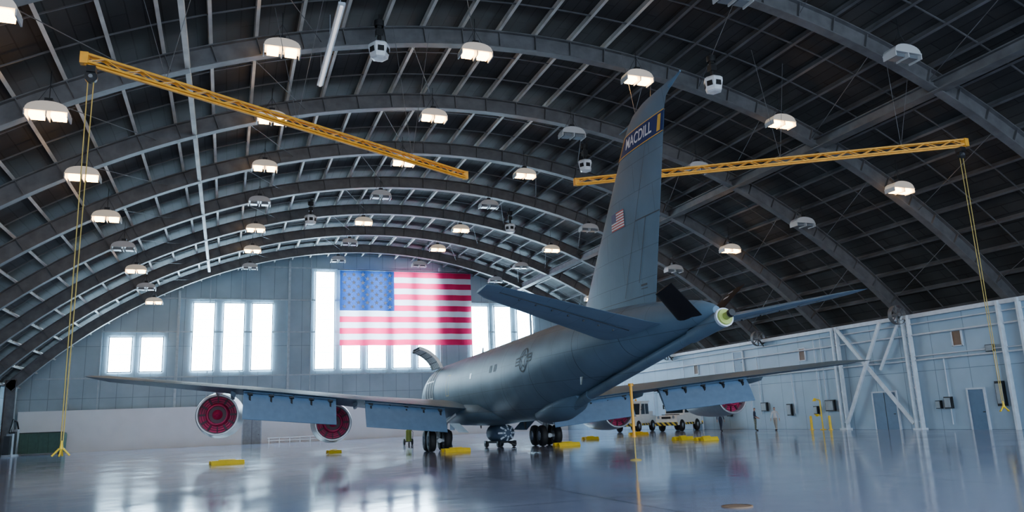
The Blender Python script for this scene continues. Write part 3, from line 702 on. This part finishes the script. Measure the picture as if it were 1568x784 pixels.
# ---------------------------------------------------------------- ground equipment
def chock(name,x,y,rz,L=1.6):
    b=MB(); 
    for o in(-0.28,0.28):
        prof=[(-0.16,0),(0.16,0),(0.06,0.20),(-0.06,0.20)]
        b.rings([[(xx,o+p[0],p[1]) for p in prof] for xx in(-L/2,L/2)],0,False,True)
    for xx in(-L*0.35,L*0.35): b.box((xx,0,0.12),(0.06,0.6,0.06),0)
    b.box((0,0,0.23),(L*0.5,0.12,0.05),0)
    b.build(name,[M_yel],loc=(x,y,0),rz=rz)
for p in((0.1,42.7,0.15,1.6),(6.4,50.3,0.1,0.8),(12.1,42.5,0.1,1.5),(18.8,42.3,0.1,1.4),(24.3,50.5,0,1.0),(31,55.5,0.1,1.4),(26.4,39.3,0.2,1.2),(26.4,41.8,0.3,1.1)):
    chock('wheel_chock',p[0],p[1],p[2],p[3])
b=MB(); b.lathe([(0,0.22),(0.03,0.20),(0.06,0.05)],(0,0,0),'z',1,20,True,True); b.cyl((0,0,0.05),(0,0,0.9),0.025,0.025,1,8); b.cyl((0,0,0.85),(0,0,2.75),0.055,0.055,0,12); b.cyl((0,0,2.75),(0,0,2.85),0.10,0.10,0,12); b.cyl((0,0,0.84),(0,0,0.90),0.08,0.08,0,12)
b.build('tail_stand_pole',[M_orange,M_rope],loc=(14.5,26.3,0))
b=MB(); b.cyl((0,0,0.0),(0,0,0.012),0.24,0.24,0,24); b.lathe([(0.0,0.28),(0.018,0.28),(0.018,0.24)],(0,0,0),'z',0,24)
b.build('floor_drain_cover',[mat('rust_mat',(0.22,0.14,0.09),0.7)],loc=(8.8,12.3,0.001))
# covered air cart under the belly
b=MB()
b.rings([[(w*math.cos(2*math.pi*j/20),y,0.85+h*math.sin(2*math.pi*j/20)) for j in range(20)] for y,w,h in((-0.9,0.35,0.3),(-0.7,0.62,0.5),(0.5,0.68,0.55),(0.9,0.3,0.3))],0)
for k in range(8):
    a=2*math.pi*k/8; b.bar((0.20*math.cos(a),-0.95,0.85+0.18*math.sin(a)),(0.62*math.cos(a),-0.74,0.85+0.5*math.sin(a)),0.10,0.03,1,(0,1,0))
b.box((0,0,0.32),(1.2,1.8,0.12),2)
for dx in(-0.55,0.55):
    for dy in(-0.7,0.7): b.lathe([(-0.06,0.05),(-0.06,0.2),(0.06,0.2),(0.06,0.05)],(dx,dy,0.2),'x',2,14)
b.bar((0,-0.9,0.3),(0,-1.7,0.12),0.06,0.06,2)
b.build('ground_air_cart',[mat('cart_blue_mat',(0.08,0.12,0.18),0.5),mat('cart_strap_mat',(0.7,0.75,0.8),0.5),M_dark],loc=(15.9,45.8,0),rz=0.25)
b=MB(); b.cyl((0,0,0.3),(0,0,1.1),0.22,0.22,0,16); b.sphere((0,0,1.1),0.22,0,12,(1,1,0.5)); b.box((0,0.1,0.28),(0.6,0.5,0.06),1)
for dx in(-0.3,0.3): b.lathe([(-0.05,0.04),(-0.05,0.25),(0.05,0.25),(0.05,0.04)],(dx,0.2,0.25),'x',1,14)
b.wire([(0,0.25,0.4),(0,0.45,1.0),(0,0.5,1.2)],0.025,1); b.wire([(0.1,0,1.2),(0.3,-0.1,1.0),(0.28,-0.1,0.5)],0.02,1); b.box((0,-0.1,0.12),(0.1,0.1,0.24),1)
b.build('wheeled_fire_extinguisher',[mat('extinguisher_green_mat',(0.35,0.5,0.1),0.4),M_dark],loc=(13.0,58.5,0))
# dumpster by left wall
b=MB(); prof=[(-1.0,0.15),(1.0,0.15),(1.25,1.9),(-1.0,2.1)]
b.rings([[(x,p[0],p[1]) for p in prof] for x in(-2.1,2.1)],0,False,True)
for x in(-1.7,-0.85,0,0.85,1.7): b.box((x,-1.03,1.05),(0.10,0.10,1.8),0)
b.box((0,-1.05,1.98),(4.3,0.12,0.12),0); b.bar((-1.05,-1.05,2.12),(-1.05,1.2,1.98),2.05,0.07,1); b.bar((1.05,-1.05,2.12),(1.05,1.2,1.98),2.05,0.07,1)
for x in(-1.8,1.8):
    for y in(-0.8,0.8): b.cyl((x-0.05,y,0.09),(x+0.05,y,0.09),0.09,0.09,1,12)
b.build('green_dumpster',[mat('dumpster_green_mat',(0.05,0.12,0.09),0.6),M_black],loc=(-17.2,89.0,0))
b=MB(); 
for x in range(4): b.box((0,x*0.9,1.0+0.1*x),(0.5,0.7,1.8+0.2*x),x%2)
b.box((0.1,1.4,0.1),(0.8,3.8,0.2),1); b.wire([(0.1,0,2.2),(0.1,1,3.4),(0.1,2.5,3.2),(0.1,3.4,2.4)],0.08,0)
b.build('wall_utility_cabinets',[M_dark,mat('cab_grey_mat',(0.3,0.33,0.36),0.5)],loc=(-19.0,84.6,0))
b=MB()
for x in range(6): b.box((x*1.1,0,0.3),(0.06,0.06,0.6),0)
b.box((2.75,0,0.6),(5.8,0.06,0.06),0); b.box((2.75,0,0.3),(5.8,0.05,0.05),0)
b.build('guard_rail',[M_chrome],loc=(4.5,90.5,0))

# tow tractors
M_stripe=stripemat('hazard_stripe_mat',(0.75,0.55,0.05),(0.02,0.02,0.02),2.0)
M_vw=mat('vehicle_white_mat',(0.85,0.85,0.80),0.35,0,0.05)
def tractor(loc,rz):
    b=MB()
    prof=[(-2.2,0.45),(2.2,0.45),(2.2,1.15),(0.9,1.2),(-2.05,1.12),(-2.2,0.95)]
    b.rings([[(x,p[0],p[1]) for p in prof] for x in(-1.05,1.05)],0,False,True)
    b.box((0,-2.27,0.54),(2.2,0.16,0.24),1); b.box((0,2.27,0.54),(2.2,0.16,0.24),1)
    for s_ in(-1,1): b.box((s_*1.07,0,0.54),(0.06,1.5,0.16),1)
    cab=[(-0.75,1.15),(1.0,1.15),(0.95,2.2),(-0.45,2.2)]
    b.rings([[(x,p[0],p[1]) for p in cab] for x in(-0.95,0.95)],0,False,True)
    b.box((0,0.25,2.25),(2.05,1.65,0.10),0)
    for s_ in(-1,1):
        b.add([(s_*0.965,-0.58,1.3),(s_*0.965,0.15,1.3),(s_*0.965,0.15,2.08),(s_*0.965,-0.38,2.08)],[(0,1,2,3)],2)
        b.add([(s_*0.965,0.25,1.3),(s_*0.965,0.9,1.3),(s_*0.965,0.87,2.08),(s_*0.965,0.25,2.08)],[(0,1,2,3)],2)
        b.box((s_*1.12,-0.65,1.75),(0.10,0.05,0.3),3); b.bar((s_*0.95,-0.6,1.6),(s_*1.12,-0.65,1.7),0.03,0.03,3)
        b.cyl((s_*0.75,-2.22,1.02),(s_*0.75,-2.28,1.02),0.11,0.11,4,14)
        for y in(-1.35,1.35):
            b.lathe([(-0.15,0.15),(-0.15,0.38),(-0.1,0.42),(0.1,0.42),(0.15,0.38),(0.15,0.15)],(s_*0.98,y,0.42),'x',3,22); b.lathe([(0.0,0.22),(s_*0.14,0.18),(s_*0.15,0.02)],(s_*(0.99),y,0.42),'x',4,14)
            b.box((s_*0.98,y,0.9),(0.24,1.05,0.06),0)
    b.add([(-0.85,-0.735,1.28),(0.85,-0.735,1.28),(0.85,-0.52,2.1),(-0.85,-0.52,2.1)],[(0,1,2,3)],2)
    b.add([(-0.8,1.01,1.28),(0.8,1.01,1.28),(0.8,0.975,2.1),(-0.8,0.975,2.1)],[(0,1,2,3)],2)
    b.box((0,-2.215,0.98),(0.9,0.04,0.16),3); b.cyl((0,0.3,2.3),(0,0.3,2.48),0.10,0.08,5,12)
    b.box((0,1.6,1.35),(1.6,0.9,0.3),0)
    for x in(-0.6,-0.2,0.2,0.6): b.box((x,-1.4,1.19),(0.08,0.9,0.05),3)
    for v in b.v: v.z*=1.22
    b.build('tow_tractor',[M_vw,M_stripe,M_glass,M_black,M_chrome,M_orange],loc=loc,rz=rz)
tractor((36.2,65.2,0),math.radians(-58)); tractor((38.3,61.0,0),math.radians(-62))

# ---------------------------------------------------------------- people
M_skin=mat('skin_mat',(0.50,0.30,0.22),0.6); M_hair=mat('hair_mat',(0.03,0.02,0.015),0.8)
def person(name,loc,rz,shirt,pants,stride=0.0,armbend=0.0,h=1.0):
    V=[];Rd=[];E=[]
    def v(p,r,par=None):
        V.append(Vector(p));Rd.append(r); i=len(V)-1
        if par is not None: E.append((par,i))
        return i
    pel=v((0,0,0.96),(0.145,0.11)); sp_=v((0,0.01,1.13),(0.13,0.10),pel); ch=v((0,0,1.32),(0.155,0.115),sp_); nb=v((0,0.01,1.47),(0.065,0.06),ch); nk=v((0,0,1.55),(0.052,0.052),nb)
    hd=v((0,-0.015,1.62),(0.075,0.085),nk); ht=v((0,-0.01,1.70),(0.078,0.092),hd); v((0,0,1.755),(0.05,0.06),ht)
    for s_ in(-1,1):
        st=stride*s_
        sh=v((s_*0.17,0,1.42),(0.062,0.062),ch); el=v((s_*0.245,0.03+st*0.5,1.14),(0.045,0.045),sh)
        f=Vector((s_*0.01,-0.05-armbend*0.20+st*0.35,-0.26+armbend*0.18)); wr=v(V[el]+f,(0.03,0.03),el); fn=f.normalized()
        pm=v(V[wr]+fn*0.08,(0.022,0.036),wr)
        for k in range(4):
            ln=(0.075,0.085,0.08,0.06)[k]; o=Vector((0,-0.03+0.02*k,0))
            a=v(V[pm]+o+fn*0.03,(0.0085,0.0085),pm); c=v(V[a]+fn*ln*0.5+Vector((-s_*0.008,0,0)),(0.008,0.008),a); v(V[c]+fn*ln*0.4+Vector((-s_*0.02,0,0)),(0.007,0.007),c)
        t=v(V[wr]+fn*0.04+Vector((-s_*0.005,-0.038,0)),(0.010,0.010),wr); v(V[t]+fn*0.045+Vector((-s_*0.008,-0.015,0)),(0.008,0.008),t)
        hp=v((s_*0.095,0,0.90),(0.098,0.10),pel); kn=v((s_*0.11,-0.02-st*0.5+ (0.02),0.50),(0.062,0.062),hp); an=v((s_*0.115,0.03-st*0.95+abs(st)*0.1,0.10),(0.042,0.042),kn)
        ft=v(V[an]+Vector((s_*0.01,-0.11,-0.055)),(0.045,0.033),an); v(V[ft]+Vector((0.0,-0.08,-0.012)),(0.036,0.024),ft)
    me=bpy.data.meshes.new('sk'); me.from_pydata(V,E,[]); o=bpy.data.objects.new('sk',me); COL.objects.link(o)
    o.modifiers.new('skin','SKIN'); sb=o.modifiers.new('sub','SUBSURF'); sb.levels=1; sb.render_levels=1
    if not me.skin_vertices: me.skin_vertices.new()
    for i,r in enumerate(Rd): me.skin_vertices[0].data[i].radius=r
    me.skin_vertices[0].data[0].use_root=True
    bpy.context.view_layer.update()
    nm=bpy.data.meshes.new_from_object(o.evaluated_get(bpy.context.evaluated_depsgraph_get()))
    bpy.data.objects.remove(o)
    b=MB()
    for p in nm.polygons:
        c=p.center
        if c.z<0.115: mi=3
        elif c.z>1.50: mi=4 if (c.z>1.71 or (c.y>0.035 and c.z>1.58)) else 2
        elif abs(c.x)>0.205 and c.z<0.93+armbend*0.2: mi=2
        elif c.z<0.95 and abs(c.x)<0.22: mi=1
        else: mi=0
        b.f.append(list(p.vertices)); b.m.append(mi); b.s.append(True)
    b.v=[vv.co.copy() for vv in nm.vertices]
    b.sphere((0,-0.115,1.645),0.014,2,6,(0.8,1.2,1.5))
    for s_ in(-1,1):
        b.sphere((s_*0.032,-0.098,1.675),0.011,3,6); b.sphere((s_*0.082,-0.005,1.655),0.022,2,6,(0.4,0.8,1.3))
    b.box((0,-0.100,1.605),(0.045,0.01,0.008),3)
    zmin=min(vv.z for vv in b.v)
    for vv in b.v: vv.z=(vv.z-zmin)*h; 
    b.build(name,[shirt,pants,M_skin,M_black,M_hair],loc=loc,rz=rz)
nav=mat('navy_cloth_mat',(0.03,0.04,0.07),0.9); tan=mat('tan_cloth_mat',(0.42,0.38,0.32),0.9); lt=mat('light_shirt_mat',(0.65,0.65,0.65),0.9); kh=mat('camo_cloth_mat',(0.16,0.17,0.13),0.9,0,0.5,14)
person('mechanic_person',(38.9,48.6,0),math.radians(-60),lt,tan,0.22)
person('mechanic_person',(38.6,50.6,0),math.radians(40),nav,kh,0.0,0.7)
person('mechanic_person',(37.8,54.0,0),math.radians(110),nav,nav,0.15)

# ---------------------------------------------------------------- lights
w=bpy.data.worlds.new('sky'); S.world=w; w.use_nodes=True
bg=w.node_tree.nodes['Background']; bg.inputs[0].default_value=(0.64,0.80,1.0,1); bg.inputs[1].default_value=6.0

# ---------------------------------------------------------------- camera
yaw,pit,rol=math.radians(20.55),math.radians(11.93),math.radians(2.3)
Fh=Vector((math.sin(yaw),math.cos(yaw),0)); R0=Vector((math.cos(yaw),-math.sin(yaw),0))
Fw=Fh*math.cos(pit)+Vector((0,0,1))*math.sin(pit); U0=R0.cross(Fw)
cx=R0*math.cos(rol)-U0*math.sin(rol); cy=R0*math.sin(rol)+U0*math.cos(rol); cz=-Fw
cam=bpy.data.cameras.new('camera'); cam.lens=36*1170/1568; cam.sensor_width=36; cam.clip_end=600
co=bpy.data.objects.new('camera',cam); COL.objects.link(co)
co.matrix_world=Matrix(((cx.x,cy.x,cz.x,0),(cx.y,cy.y,cz.y,0),(cx.z,cy.z,cz.z,1.75),(0,0,0,1)))
S.camera=co
